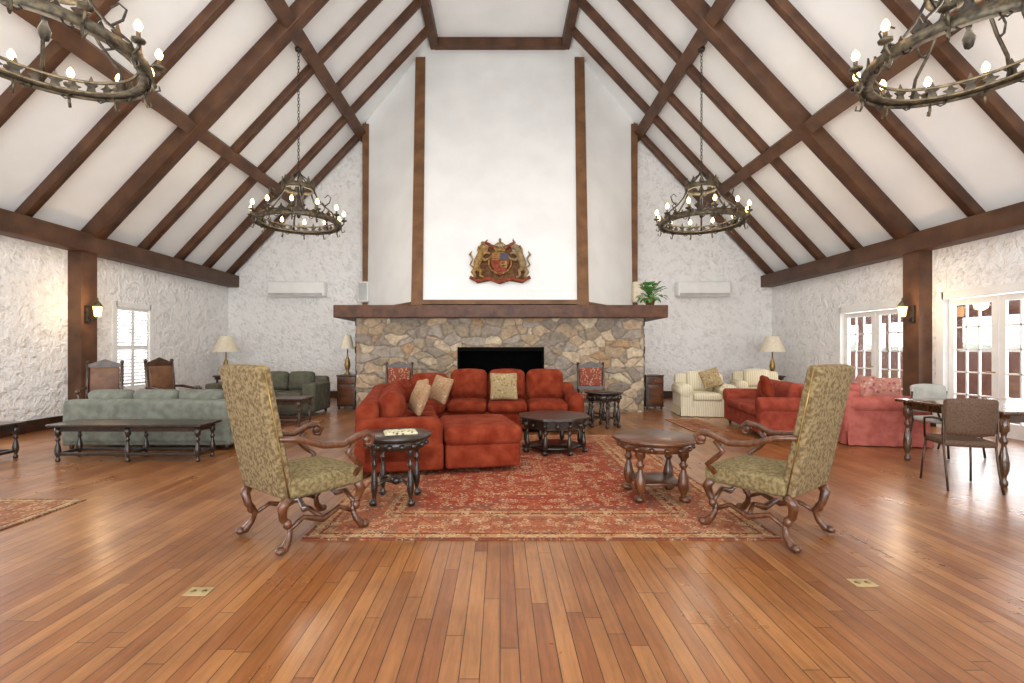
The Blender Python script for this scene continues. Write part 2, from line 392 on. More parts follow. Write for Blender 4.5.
# ------------------------------------------------------------------ doors & windows
def leaf(mb,X,y0,y1,z0,z1,cols,rows,st=.1,botr=.22,t=.045,bar=.025):
    mb.box(X-t/2,X+t/2,y0,y0+st,z0,z1); mb.box(X-t/2,X+t/2,y1-st,y1,z0,z1)
    mb.box(X-t/2,X+t/2,y0+st,y1-st,z0,z0+botr); mb.box(X-t/2,X+t/2,y0+st,y1-st,z1-st,z1)
    for i in range(1,cols):
        y=y0+st+(y1-y0-2*st)*i/cols; mb.box(X-t/3,X+t/3,y-bar/2,y+bar/2,z0+botr,z1-st)
    for i in range(1,rows):
        z=z0+botr+(z1-st-z0-botr)*i/rows; mb.box(X-t/3,X+t/3,y0+st,y1-st,z-bar/2,z+bar/2)
dn=0
for (a,b,z0,z1) in ROP:
    dn+=1
    fr=MB(); 
    for (p,q) in ((a-.1,a+.03),(b-.03,b+.1)): fr.box(WX-.03,WX+.2,p,q,0,z1+.1)
    fr.box(WX-.03,WX+.2,a,b,z1-.03,z1+.1)
    d=struct('door_%d'%dn,fr,WHITE)
    n=2
    for i in range(n):
        y0=a+.03+(b-a-.06)*i/n; y1=a+.03+(b-a-.06)*(i+1)/n
        l=MB(); leaf(l,WX+.08,y0+.005,y1-.005,.01,z1-.04,3 if b-a>1.5 else 2,5); lo=l.build('door_leaf',WHITE,d)
        MB().box(WX+.078,WX+.082,y0+.1,y1-.1,.2,z1-.14).build('glass_panes',GLASS,lo)
    ym=(a+b)/2
    MB().tube([(WX+.055,ym+.05,1.0),(WX+.0,ym+.05,1.0),(WX,ym+.14,1.0)],.01).build('door_handle',BRASS,d)
wn=0
for (a,b,z0,z1) in LOP:
    wn+=1
    fr=MB()
    for (p,q) in ((a-.08,a+.03),(b-.03,b+.08)): fr.box(-WX-.2,-WX+.03,p,q,z0-.08,z1+.08)
    fr.box(-WX-.2,-WX+.03,a,b,z1-.03,z1+.08); fr.box(-WX-.2,-WX+.06,a-.1,b+.1,z0-.08,z0+.0)
    w=struct('window_%d'%wn,fr,WHITE)
    MB().box(-WX-.14,-WX-.136,a,b,z0,z1).build('glass_panes',GLASS,w)
    if wn==2:
        l=MB(); leaf(l,-WX-.06,a+.03,b-.03,z0,z1-.03,4,4,.07,.07); l.build('window_sash',WHITE,w); continue
    n=2 if b-a<1.5 else 4
    for i in range(n):
        y0=a+.03+(b-a-.06)*i/n; y1=a+.03+(b-a-.06)*(i+1)/n
        l=MB(); X=-WX-.02
        l.box(X-.015,X+.015,y0,y0+.04,z0,z1-.03); l.box(X-.015,X+.015,y1-.04,y1,z0,z1-.03)
        for zz in (z0,(z0+z1)/2-.03,z1-.09): l.box(X-.015,X+.015,y0+.04,y1-.04,zz,zz+.06)
        z=z0+.1
        while z<z1-.12:
            l.box(-.036,.036,y0+.04,y1-.04,-.005,.005,T(X-.01,0,z)@R(-.75,'Y')); z+=.07
        l.build('shutter',WHITE,w)
# exterior porch
struct('floor_porch',MB().box(WX+.2,WX+7,YR,YB+3,-.2,-.03),DECK)
struct('ceiling_porch',MB().box(WX+.2,WX+4.6,YR,YB+6,2.9,3.0),PORCH)
struct('wall_porch',MB().box(WX+4.5,WX+4.6,YR,YB+6,-.03,1.3).box(WX+4.5,WX+4.6,YR,YB+6,2.2,2.9).box(WX+.2,WX+4.5,YB+5.9,YB+6,-.03,2.9),PORCH)
r=thing('porch_window_frame','brown and white window frame of the covered porch outside the french doors','window frame',(WX+4.4,0,1.3),fix=True)
for i in range(17):
    MB().box(-.05,.05,i*1.15-.05,i*1.15+.05,0,.9).build('mullion',PORCH if i%3 else WHITE,r)
MB().box(-.05,.05,0,18.4,.0,.06).build('sill',WHITE,r)
mm=MB()
random.seed(3)
for i in range(9): mm.sph((WX+11+random.random()*2,2+i*3.2,.2+random.random()*.4),(2.0,2.0,1.3),12)
o=mm.build('hedge',HEDGE); o['kind']='stuff'; tag(o,'shrubs beyond the porch, bright haze painted into their colour','hedge')
# ------------------------------------------------------------------ fireplace
fp=thing('fireplace','large rubble stone fireplace with wide dark timber mantel','fireplace',(0,10.45,0),fix=True)
FX0,FX1,FZ=-3.12,3.12,2.04; OX0,OX1,OZ=-.92,.96,1.42
stone=bpy.data.materials.new('rubble stone'); stone.use_nodes=True
nt=stone.node_tree; b=nt.nodes['Principled BSDF']; vc=N(nt,'ShaderNodeVertexColor',layer_name='Col')
tc=N(nt,'ShaderNodeTexCoord'); n1=N(nt,'ShaderNodeTexNoise',Scale=10.0,Detail=8.0,Roughness=.72); nt.links.new(tc.outputs['Object'],n1.inputs['Vector'])
rp=ramp(nt,[(.36,(.64,.62,.6,1)),(.64,(1.2,1.18,1.15,1))]); nt.links.new(n1.outputs['Fac'],rp.inputs[0])
mu=N(nt,'ShaderNodeMixRGB',blend_type='MULTIPLY',Fac=.9); nt.links.new(vc.outputs[0],mu.inputs[1]); nt.links.new(rp.outputs[0],mu.inputs[2]); nt.links.new(mu.outputs[0],b.inputs['Base Color'])
bp=N(nt,'ShaderNodeBump',Strength=.7,Distance=.03); nt.links.new(n1.outputs['Fac'],bp.inputs['Height']); nt.links.new(bp.outputs[0],b.inputs['Normal']); b.inputs['Roughness'].default_value=.85
SP=[lin(c) for c in ('#A89378','#B59E82','#968A7C','#BDAA90','#9C8C76','#A88A68','#8E8274','#C4B498','#A09588')]
def stone_grid(u0,u1,v0,v1,st,fn,hole=None):
    nu=int((u1-u0)/st);nv=int((v1-v0)/st);vs=[];cs=[];fs=[]
    for j in range(nv+1):
        for i in range(nu+1):
            u=u0+(u1-u0)*i/nu;v=v0+(v1-v0)*j/nv
            w=noise.noise_vector(Vector((u*2.2,v*2.2,3)))*.55+noise.noise_vector(Vector((u*9,v*9,7)))*.13
            p=Vector((u*3.3+w.x,v*4.9+w.y,0.5)); d,pt=noise.voronoi(p)
            e=d[1]-d[0]; k=max(0,min(1,e/.1)); k=k*k*(3-2*k)
            h=int(abs(pt[0].x*73.1+pt[0].y*191.7+pt[0].z*37)*10)
            off=k*(.022+.022*((h%7)/7))+.014*noise.noise(Vector((u*9,v*9,1)))
            if hole and abs(u-(hole[0]+hole[1])/2)<(hole[1]-hole[0])/2+.02 and v<hole[2]+.02: off*=.3
            vs.append(fn(u,v,off)); c=SP[h%9]; mo=lin('#94877A')
            cs.append([mo[q]*(1-k)*.85+c[q]*k for q in range(3)]+[1])
    for j in range(nv):
        for i in range(nu):
            u=u0+(u1-u0)*(i+.5)/nu;v=v0+(v1-v0)*(j+.5)/nv
            if hole and hole[0]<u<hole[1] and v<hole[2]: continue
            a=j*(nu+1)+i; fs.append((a,a+1,a+nu+2,a+nu+1))
    return vs,fs,cs
allv=[];allf=[];allc=[]
for (g) in (stone_grid(FX0,FX1,0,FZ,.016,lambda u,v,o:(u,-o,v),(OX0,OX1,OZ)),
            stone_grid(0,3.1,0,FZ,.04,lambda u,v,o:(FX1+o,u,v)),stone_grid(0,3.1,0,FZ,.04,lambda u,v,o:(FX0-o,u,v))):
    o_=len(allv); allv+=g[0]; allc+=g[2]; allf+=[[q+o_ for q in f] for f in g[1]]
me=bpy.data.meshes.new('stone_surround'); me.from_pydata(allv,[],allf)
ca=me.color_attributes.new('Col','FLOAT_COLOR','POINT')
for i,c in enumerate(allc): ca.data[i].color=c
me.polygons.foreach_set('use_smooth',[True]*len(allf)); me.materials.append(stone)
so=bpy.data.objects.new('stone_surround',me); C.objects.link(so); so.parent=fp
m=MB(); m.box(OX0-.05,OX0,0,.9,0,OZ+.05).box(OX1,OX1+.05,0,.9,0,OZ+.05).box(OX0-.05,OX1+.05,0,.9,OZ,OZ+.05).box(OX0-.05,OX1+.05,.88,.93,0,OZ+.05).box(OX0,OX1,0,.9,.001,.02)
m.build('firebox',SOOT,fp)
m=MB()
m.box(OX0,OX0+.04,.02,.06,0,OZ-.005).box(OX1-.04,OX1,.02,.06,0,OZ-.005).box(OX0,OX1,.0,.05,OZ-.09,OZ-.005)
m.build('fire_screen_frame',SOOT,fp)
MB().prism([(-3.55,2.04),(3.58,2.04),(3.58,2.31),(-3.55,2.31)],'Y',-.24,3.1,.015).build('mantel',mat('mantel timber','#452919','#633F2A',6,.5,bump=.8,bscale=10),fp)
# ------------------------------------------------------------------ chandeliers
def make_chandelier(label,loc):
    ch=thing('chandelier',label,'chandelier',loc,0,'iron ring chandeliers',fix=True)
    Rr=.74; m=MB()
    m.lathe([(Rr-.06,-.01),(Rr+.045,-.01),(Rr+.045,.01),(Rr-.06,.01)],n=56,closed=True)
    m.lathe([(Rr+.04,-.035),(Rr+.052,-.035),(Rr+.052,.055),(Rr+.04,.055)],n=56,closed=True)
    m.lathe([(Rr-.07,.09),(Rr-.055,.09),(Rr-.055,.115),(Rr-.07,.115)],n=56,closed=True)
    m.build('ring',GILT,ch)
    m=MB()
    for k in range(32):
        a=2*PI*k/32; M=R(a,'Z')@T(Rr,0,0)
        h=.18 if k%2==0 else .12
        m.prism([(-.05,0),(.05,0),(.03,h*.45),(.06,h*.6),(.025,h*.72),(0,h*1.1),(-.025,h*.72),(-.06,h*.6),(-.03,h*.45)],'X',-.008,.008,0,M)
        if k%2:
            M2=R(a+PI/32,'Z')@T(Rr+.02,0,0)
            m.tube([(0,-.05,-.01),(0,-.035,-.05),(0,0,-.065),(0,.03,-.045),(0,.01,-.03)],.008,5,M2)
    m.build('leaf_frieze',IRON,ch)
    m=MB()
    for k in range(6):
        a=2*PI*k/6; M=R(a,'Z')
        m.tube([(Rr-.02,0,0),(Rr-.08,0,.2),(.47,0,.36),(.36,0,.5),(.28,0,.68)],[.018,.017,.016,.016,.016],6,M)
        m.tube([(.5,0,.33),(.6,0,.4),(.63,0,.5),(.57,0,.55),(.51,0,.5)],[.012,.012,.01,.01,.008],6,M)
        m.tube([(.28,0,.7),(.2,0,.83),(.04,0,.96)],.013,6,M)
    m.build('strap_arms',IRON,ch)
    m=MB(); m.lathe([(.26,.64),(.30,.64),(.31,.73),(.27,.73)],n=28,closed=True)
    for k in range(12):
        M=R(2*PI*k/12,'Z')@T(.29,0,.73); m.prism([(-.05,0),(.05,0),(.03,.06),(0,.14),(-.03,.06)],'X',-.008,.008,0,M)
    m.build('crown',GILT,ch)
    m=MB(); m.sph((0,0,.98),.05); m.lathe([(.0,.1),(.03,.12),(.05,.2),(.02,.28),(.04,.5),(.015,.6),(.015,1.0)],n=10,cap=False); m.build('hub',IRON,ch)
    for k in range(12):
        a=2*PI*(k+.5)/12; M=R(a,'Z')@T(Rr+.0,0,0)
        m=MB(); m.tube([(0.05,0,-.01),(0.05,0,-.08),(.07,0,-.13),(.11,0,-.11),(.1,0,-.07)],[.013,.013,.011,.009,.006],6,M)
        m.tube([(0,0,0),(.06,0,.0),(.1,0,.05),(.1,0,.1)],.013,6,M)
        m.lathe([(.01,.08),(.055,.1),(.06,.118),(.02,.118)],(.1,0,0),10,M); m.lathe([(.018,.11),(.018,.19)],(.1,0,0),10,M)
        co=m.build('candle_arm',GILT,ch)
        m=MB(); m.lathe([(.008,.19),(.026,.212),(.034,.24),(.022,.275),(.004,.3)],(.1,0,0),12,M); m.build('bulb',BULB,co)
    m=MB(); z=1.02; top=zr(3.92)-.28-(EYE+2.46); k=0
    while z<top:
        M=T(0,0,z)@R(PI/2*(k%2),'Z')
        m.tube([(.02*math.cos(t*PI/4),0,.04*math.sin(t*PI/4)+.03) for t in range(8)],.006,5,M,closed=True); z+=.062;k+=1
    m.lathe([(.07,top),(.06,top-.05),(.02,top-.07)],n=14); m.build('chain',IRON,ch)
    return ch
ZC=EYE+2.46
chs=[((-3.92,9.34,ZC),'rear left iron ring chandelier, hanging above the grey-green sofas'),((3.92,9.34,ZC),'rear right iron ring chandelier, hanging left of the french doors'),
     ((-4.08,4.3,ZC+.2),'near left iron ring chandelier cut by the top left corner'),((4.2,4.3,ZC+.13),'near right iron ring chandelier cut by the top right corner')]
c0=make_chandelier(chs[0][1],chs[0][0])
for i,(l,t) in enumerate(chs):
    if i: dup(c0,l,.13*i,t)
    ld=bpy.data.lights.new('chandelier_light','POINT'); ld.energy=80; ld.color=(1,.88,.7); ld.shadow_soft_size=.5
    lo=bpy.data.objects.new('chandelier_light',ld); C.objects.link(lo); lo.location=(l[0],l[1],l[2]+.3)
# ------------------------------------------------------------------ sconces
LANT=emit('lantern glass','#FFC070',4.5)
def sconce(s,label):
    t=thing('wall_sconce',label,'wall lamp',(s*(WX-.24),8.66,2.05),0,'glass lantern sconces on the posts',fix=True)
    m=MB(); m.box(-.02,.02,-.05,.05,-.2,.1,T(-s*.02,0,0)); m.tube([(-s*.03,0,-.12),(-s*.12,0,-.17),(-s*.2,0,-.1)],.012,6); m.build('bracket',IRON,t)
    MB().lathe([(.04,-.1),(.05,-.09),(.075,.08),(.05,.08)],(-s*.2,0,0),6,cap=True).build('lantern',LANT,t)
    MB().lathe([(.09,.08),(.05,.15),(.02,.18),(.008,.24)],(-s*.2,0,0),6,cap=True).build('lantern_cap',IRON,t)
sconce(-1,'lit glass lantern sconce on the left timber post'); sconce(1,'lit glass lantern sconce on the right timber post')
for s in (-1,1):
    ld=bpy.data.lights.new('sconce_light','POINT'); ld.energy=18; ld.color=(1,.72,.44); ld.shadow_soft_size=.1
    lo=bpy.data.objects.new('sconce_light',ld); C.objects.link(lo); lo.location=(s*(WX-.66),8.5,2.15)
# ------------------------------------------------------------------ air conditioners, speakers
for s,x0,x1,l in ((-1,-6.47,-4.87,'white wall air conditioner above the olive sofa, left of the chimney'),(1,4.93,6.42,'white wall air conditioner right of the chimney above the cream armchairs')):
    cx=(x0+x1)/2; t=thing('air_conditioner',l,'air conditioner',(cx,YB-.012,EYE+1.48),fix=True); w=(x1-x0)/2
    MB().rbox(-w,w,-.3,0,0,.43,.06).build('casing',PLAST,t)
    m=MB(); m.box(-w*.93,w*.93,-.31,-.27,.03,.1); m.build('air_vane',PVENT,t)
for s,x,l in ((-1,-3.72,'white speaker box on the left chimney post'),(1,3.76,'cream speaker box on the right chimney post')):
    t=thing('wall_speaker',l,'speaker',(x,13.25,2.66),fix=True)
    MB().rbox(-.13,.13,-.22,0,0,.55,.02).build('cabinet',PLAST if s<0 else SHADE,t); MB().box(-.11,.11,-.225,-.215,.03,.52).build('grille',PVENT if s<0 else SHADE,t)
# ------------------------------------------------------------------ coat of arms
LEAN=-math.atan(lean)
zc=EYE+2.04
arms=thing('coat_of_arms','carved red and gold coat of arms with crown, shield and two beasts','coat of arms',(0,hy(zc)-.03,zc),fix=True); arms.rotation_euler=(LEAN,0,0); arms.scale=(1.04,1,1.08)
CR=mat('carved red paint','#743020','#985034',14,.7,bump=.8,bscale=60,spec=.2); CG=mat('carved old gold','#7C5A32','#AC8A50',14,.6,bump=.8,bscale=60,spec=.3); CB=mat('carved umber','#5A3823','#7C5638',14,.7,bump=.8,bscale=60,spec=.2); CBL=mat('painted blue','#3A3E4A','#4A4E5C',14,.6)
FY=Matrix.Scale(.55,4,(0,1,0))
MB().prism([(-.5,-.5),(-.2,-.44),(0,-.52),(.2,-.44),(.5,-.5),(.6,-.38),(.52,-.2),(.58,0),(.48,.12),(.46,.28),(.3,.2),(.26,.34),(.18,.42),(0,.36),(-.18,.42),(-.26,.34),(-.3,.2),(-.46,.28),(-.48,.12),(-.58,0),(-.52,-.2),(-.6,-.38)],'Y',-.02,.02,.006,seg=1).build('back_board',CB,arms)
m=MB(); m.prism([(-.2,.18),(.2,.18),(.21,-.05),(.13,-.26),(0,-.36),(-.13,-.26),(-.21,-.05)],'Y',-.1,-.02,.012,seg=2); m.build('shield',CR,arms)
MB().box(-.185,-.01,-.11,-.1,.0,.165).build('quarter',CG,arms); MB().box(.01,.15,-.11,-.1,-.18,-.02).build('quarter',CG,arms); MB().box(.01,.185,-.11,-.1,.0,.165).build('quarter',CBL,arms)
for (x,z) in ((-.1,.13),(-.1,.085),(-.1,.04),(.06,-.08),(.09,-.14)): MB().sph((x,-.115,z),(.05,.015,.012),8).build('charge',CR,arms)
MB().lathe([(.235,-.03),(.265,-.03),(.265,.03),(.235,.03)],n=28,closed=True,M=T(0,-.07,-.06)@R(PI/2,'X')).build('garter',CG,arms)
m=MB(); m.lathe([(.11,.2),(.13,.2),(.12,.25),(.13,.26),(.11,.26)],n=16,cap=True,M=T(0,-.07,0)@FY)
for i in range(5):
    x=-.12+i*.06; m.sph((x,-.08,.3),(.028,.02,.04),8); m.tube([(x,-.07,.27),(x*1.1,-.07,.36),(x*.5,-.07,.42),(0,-.07,.44)],.014,6)
m.sph((0,-.07,.47),.032); m.box(-.012,.012,-.08,-.06,.48,.54); m.box(-.03,.03,-.08,-.06,.505,.52); m.build('crown',CG,arms)
def beast(s,mt,name,uni):
    m=MB(); f=lambda p:(s*p[0],-.07+p[1],p[2])
    m.tube([f((.52,0,-.2)),f((.5,0,-.05)),f((.45,0,.1)),f((.4,0,.2)),f((.4,0,.28))],[.07,.09,.08,.085,.05],10)
    m.sph(f((.36,0,.32)),(.08,.06,.065)); m.sph(f((.30,-.01,.30)),(.05,.04,.035))
    if uni:
        m.tube([f((.35,0,.37)),f((.29,0,.55))],[.014,.003],6)
        m.tube([f((.44,0,.36)),f((.49,0,.26)),f((.5,0,.15))],[.02,.03,.01],6)
    else:
        for i in range(9):
            a=i*2*PI/9; m.sph(f((.41+.075*math.cos(a),.01,.27+.085*math.sin(a))),(.035,.03,.04),8)
        m.lathe([(.04,.38),(.05,.44),(.0,.43)],M=T(s*.38,-.07,0),n=8)
    m.tube([f((.4,-.02,.14)),f((.3,-.03,.18)),f((.22,-.04,.14))],[.04,.03,.025],8); m.tube([f((.42,.0,.06)),f((.33,-.03,.0)),f((.24,-.04,.03))],[.04,.03,.025],8)
    m.tube([f((.52,0,-.2)),f((.42,-.02,-.24)),f((.44,-.02,-.36)),f((.36,-.02,-.4))],[.06,.045,.03,.025],8)
    m.tube([f((.54,0,-.2)),f((.6,-.02,-.28)),f((.54,-.02,-.38)),f((.58,-.02,-.42))],[.06,.045,.03,.025],8)
    m.tube([f((.56,0,-.18)),f((.66,0,-.1)),f((.6,0,.05)),f((.67,0,.15)),f((.63,0,.22))],[.02,.018,.018,.03,.01],8)
    m.build(name,mt,arms)
beast(-1,CG,'lion',False); beast(1,mat('carved pale gold','#7F6848','#A28A66',14,.7,bump=.8,bscale=60,spec=.2),'unicorn',True)
m=MB(); m.tube([(-.66,-.04,-.38),(-.5,-.05,-.47),(-.25,-.06,-.42),(0,-.06,-.49),(.25,-.06,-.42),(.5,-.05,-.47),(.66,-.04,-.38)],.038,8,FY@T(0,-.06,0)); m.build('motto_ribbon',CR,arms)
for s in (-1,1):
    m=MB(); m.tube([(s*.12,-.04,.3),(s*.24,-.04,.4),(s*.33,-.04,.46),(s*.28,-.04,.52)],[.03,.04,.03,.01],8); m.build('mantling',CR,arms)
# ------------------------------------------------------------------ plant
pl=thing('potted_plant','leafy green trailing plant in pot on right end of mantel','plant',(3.28,10.5,2.312),fix=True)
m=MB(); m.lathe([(.08,0),(.12,.15),(.13,.17),(.11,.17),(.1,.14)],n=18); m.build('pot',TERRA,pl)
m=MB(); random.seed(5)
for i in range(75):
    a=random.random()*2*PI; el=random.uniform(.1,1.3); L_=random.uniform(.14,.36)
    d=Vector((math.cos(a)*math.cos(el),math.sin(a)*math.cos(el)*.7,math.sin(el)))
    p0=Vector((0,0,.17)); p2=p0+d*L_+Vector((0,0,-.04 if el<.5 else .02)); p1=p0+d*L_*.6+Vector((0,0,.04))
    m.tube([p0,p1,p2],.004,4)
    sd=d.cross(Vector((0,0,1))).normalized()*.055; n_=(p2-p1).normalized()
    q=p2+n_*.1+Vector((0,0,-.03)); mid=p2+n_*.04
    m.add([p2,p2+n_*.01+sd*.8,mid+n_*.02+sd,q,mid+n_*.02-sd,p2+n_*.01-sd*.8,mid+Vector((0,0,.012))],[(0,1,6),(1,2,6),(2,3,6),(3,4,6),(4,5,6),(5,0,6)])
m.build('foliage',LEAF,pl)
# ------------------------------------------------------------------ furniture builders
TP=[(.5,0),(.7,.02),(.75,.07),(.45,.1),(.5,.14),(.9,.22),(1,.32),(.8,.43),(.45,.55),(.42,.58),(.75,.62),(.75,.65),(.42,.69),(.6,.75),(.95,.78),(.95,1)]
def tleg(m,x,y,z0,z1,r,n=12): m.lathe([(a*r,z0+(z1-z0)*b_) for a,b_ in TP],(x,y,0),n)
def table_round(name,label,loc,rad,h,wood,nleg,lr,legr,shelf=None,apron=.09,group=None,octo=False,carved=True):
    t=thing(name,label,'table',loc)
    n=8 if octo else 40; m=MB(); m.lathe([(rad*.94,h-.035),(rad,h-.028),(rad,h-.008),(rad*.985,h)],n=n,M=R(PI/8,'Z')); m.build('tabletop',wood,t)
    m=MB(); m.lathe([(rad*.82,h-.035-apron),(rad*.84,h-.035-apron),(rad*.86,h-.035),(rad*.8,h-.035)],n=n,closed=True,M=R(PI/8,'Z'))
    if carved:
        for k in range(16):
            a=2*PI*k/16; m.sph((rad*.85*math.cos(a),rad*.85*math.sin(a),h-.04-apron*.5),(.03,.03,apron*.3),6)
    m.build('apron',wood,t)
    for k in range(nleg):
        a=2*PI*(k+.5)/nleg; m=MB(); x,y=lr*math.cos(a),lr*math.sin(a)
        tleg(m,x,y,0,h-.04,legr)
        m.sph((x*1.06,y*1.06,.03),(legr*1.1,legr*1.1,.03),8); m.build('leg',wood,t)
    if shelf:
        m=MB()
        if shelf[0]=='disk': m.prism([(shelf[2]*math.cos(PI/4*k+PI/8),shelf[2]*math.sin(PI/4*k+PI/8)) for k in range(8)] if octo else [(-shelf[2],-shelf[2]),(shelf[2],-shelf[2]),(shelf[2],shelf[2]),(-shelf[2],shelf[2])],'Z',shelf[1]-.012,shelf[1]+.012,.004,seg=1)
        else:
            for k in range(nleg):
                a=2*PI*(k+.5)/nleg; m.tube([(lr*math.cos(a),lr*math.sin(a),shelf[1]),(lr*.5*math.cos(a),lr*.5*math.sin(a),shelf[1]+.04),(0,0,shelf[1])],.016,8)
            m.sph((0,0,shelf[1]+.02),(.05,.05,.04))
        m.build('shelf' if shelf[0]=='disk' else 'stretcher',wood,t)
    return t
def table_rect(name,label,cat,loc,rz,w,d,h,wood,legr=.035,apron=.08,stretch=True,inset=.07,top=None,six=False):
    t=thing(name,label,cat,loc,rz)
    MB().rbox(-w/2,w/2,-d/2,d/2,h-.035,h,.012).build('tabletop',top or wood,t)
    m=MB(); a,b_=w/2-inset,d/2-inset
    m.box(-a,a,-b_-.012,-b_+.012,h-.035-apron,h-.035).box(-a,a,b_-.012,b_+.012,h-.035-apron,h-.035).box(-a-.012,-a+.012,-b_,b_,h-.035-apron,h-.035).box(a-.012,a+.012,-b_,b_,h-.035-apron,h-.035)
    m.build('apron',wood,t)
    xs=(-a,0,a) if six else (-a,a)
    for x in xs:
        for y in (-b_,b_):
            m=MB(); tleg(m,x,y,0,h-.04,legr); m.build('leg',wood,t)
    if stretch:
        m=MB(); z=h*.2
        for y in (-b_,b_): m.rbox(-a,a,y-.018,y+.018,z-.02,z+.02,.008)
        for x in xs: m.rbox(x-.018,x+.018,-b_,b_,z-.018,z+.018,.008)
        m.build('stretcher',wood,t)
    return t
def sofa(name,label,cat,loc,rz,w,d,bh,ah,n,mt,skirt=False,rolled=True,bc=None,seatmat=None,group=None,aw=.22,tall=.1):
    t=thing(name,label,cat,loc,rz,group); sm=seatmat or mt
    MB().rbox(-w/2+.02,w/2-.02,-d/2+.02,d/2-.04,.07,.33,.03).build('base',mt,t)
    MB().rbox(-w/2+.03,w/2-.03,-d/2,-d/2+.22,.09,bh,.07,(0,0,.01)).build('back',mt,t)
    for s in (-1,1):
        m=MB(); x=s*(w/2-aw/2)
        m.rbox(x-aw/2,x+aw/2,-d/2+.05,d/2-.01,.07,ah-(.06 if rolled else 0),.05)
        if rolled: m.tube([(x+s*.02,-d/2+.06,ah-.1),(x+s*.02,-d/2+.1,ah-.1),(x+s*.02,d/2-.02,ah-.1),(x+s*.02,d/2,ah-.1)],[aw*.4,aw*.56,aw*.56,aw*.48],16)
        m.build('arm',mt,t)
    cw=(w-2*aw)/n
    for i in range(n):
        x0=-w/2+aw+cw*i
        MB().rbox(x0+.004,x0+cw-.004,-d/2+.2,d/2,.32,.47,.055,(0,0,.02)).build('seat_cushion',sm,t)
        M=T(x0+cw/2,-d/2+.29,.47)@R(.17,'X')
        MB().rbox(-cw/2+.006,cw/2-.006,-.08,.09,0,bh-.47+tall,.07,(0,.05,.01),M).build('back_cushion',sm,t)
    if skirt:
        m=MB(); 
        def side(p,q):
            p=Vector(p);q=Vector(q);L_=(q-p).length;k=int(L_/.03);vs=[];dr=(q-p).normalized();nn=Vector((dr.y,-dr.x,0))
            for i in range(k+1):
                c=p+dr*(L_*i/k); o_=nn*(.008*math.sin(i*1.1)); vs+= [(c+o_*2+nn*.01)+Vector((0,0,.012)),c+Vector((0,0,.2))]
            m.add(vs,[(2*i,2*i+2,2*i+3,2*i+1) for i in range(k)],True)
        a,b_=w/2+.005,d/2; side((-a,-b_,0),(a,-b_,0)); side((a,-b_,0),(a,b_,0)); side((a,b_,0),(-a,b_,0)); side((-a,b_,0),(-a,-b_,0)); m.build('skirt',mt,t)
    for sx in (-1,1):
        for sy in (-1,1):
            m=MB(); m.lathe([(.02,0),(.03,.05),(.025,.08)],(sx*(w/2-.1),sy*(d/2-.1),0),10); m.build('foot',DARKW,t)
    return t
def pillow(label,loc,rot,mt,w=.42,group='throw pillows'):
    m=MB(); m.rbox(-w/2,w/2,-.035,.035,-w/2,w/2,.034,(0,.065,0))
    for v in m.v:
        u=v.x/(w/2); q=v.z/(w/2); v.x*=1-.06*(1-q*q); v.z*=1-.06*(1-u*u)
    o=m.build('throw_pillow',mt); tag(o,label,'pillow',group); o.location=sh(loc); o.rotation_euler=rot
    return o
def throne(label,loc,rz,group):
    t=thing('high_back_armchair',label,'armchair',loc,rz,group)
    MB().rbox(-.31,.31,-.27,.31,.345,.47,.035,(0,0,.03)).build('seat',BROCS,t)
    M=T(0,-.27,.36)@R(.19,'X')
    m=MB(); m.rbox(-.295,.295,-.045,.045,0,.89,.022,(0,.01,.006),M)
    m.build('backrest',BROC,t)
    m=MB(); 
    for s in (-1,1): m.tube([M@Vector((s*.297,0,z)) for z in (0,.3,.6,.87)],.005,6)
    m.tube([M@Vector((x,0,.893)) for x in (-.28,0,.28)],.005,6); m.build('nail_trim',BRASS,t)
    for s in (-1,1):
        for f in (1,-1):
            m=MB(); y=f*.27
            m.tube([(s*.28,y*.98,.36),(s*.27,y+f*.035,.30),(s*.25,y+f*.02,.22),(s*.25,y-f*.03,.15),(s*.27,y-f*.01,.08),(s*.285,y+f*.03,.03),(s*.29,y+f*.045,.022)],[.034,.036,.027,.021,.023,.03,.024],10)
            m.sph((s*.29,y+f*.055,.028),(.034,.038,.028)); m.sph((s*.262,y-f*.005,.18),(.03,.03,.036)); m.build('leg',MAHOG,t)
    m=MB()
    for s in (-1,1): m.tube([(s*.26,-.26,.13),(s*.24,-.14,.19),(s*.25,0,.14),(s*.24,.14,.19),(s*.26,.26,.13)],[.016,.018,.024,.018,.016],8)
    m.tube([(-.25,0,.15),(-.12,.03,.2),(0,0,.16),(.12,-.03,.2),(.25,0,.15)],[.016,.018,.026,.018,.016],8)
    m.tube([(-.25,.26,.2),(-.12,.27,.26),(0,.27,.22),(.12,.27,.26),(.25,.26,.2)],[.016,.018,.024,.018,.016],8)
    m.build('stretcher',MAHOG,t)
    for s in (-1,1):
        m=MB()
        m.tube([(s*.3,-.34,.76),(s*.32,-.22,.745),(s*.34,-.05,.68),(s*.345,.1,.665),(s*.35,.22,.71),(s*.35,.3,.72),(s*.35,.345,.68),(s*.35,.325,.635),(s*.35,.285,.645)],[.019,.021,.023,.024,.025,.027,.027,.022,.015],10)
        m.tube([(s*.3,.22,.42),(s*.325,.27,.48),(s*.34,.2,.54),(s*.345,.14,.6),(s*.345,.2,.67)],[.024,.021,.021,.02,.022],10)
        m.sph((s*.35,.305,.675),(.026,.04,.04)); m.build('armrest',MAHOG,t)
    return t
RUGZ=.011
th=throne('left olive brocade high-back armchair with scrolled mahogany arms',(-1.49,3.56,RUGZ),head(.62,.78),'high-back armchairs')
dup(th,sh((1.95,3.6,RUGZ)),head(-.6,.8),'right olive brocade high-back armchair with scrolled mahogany arms')
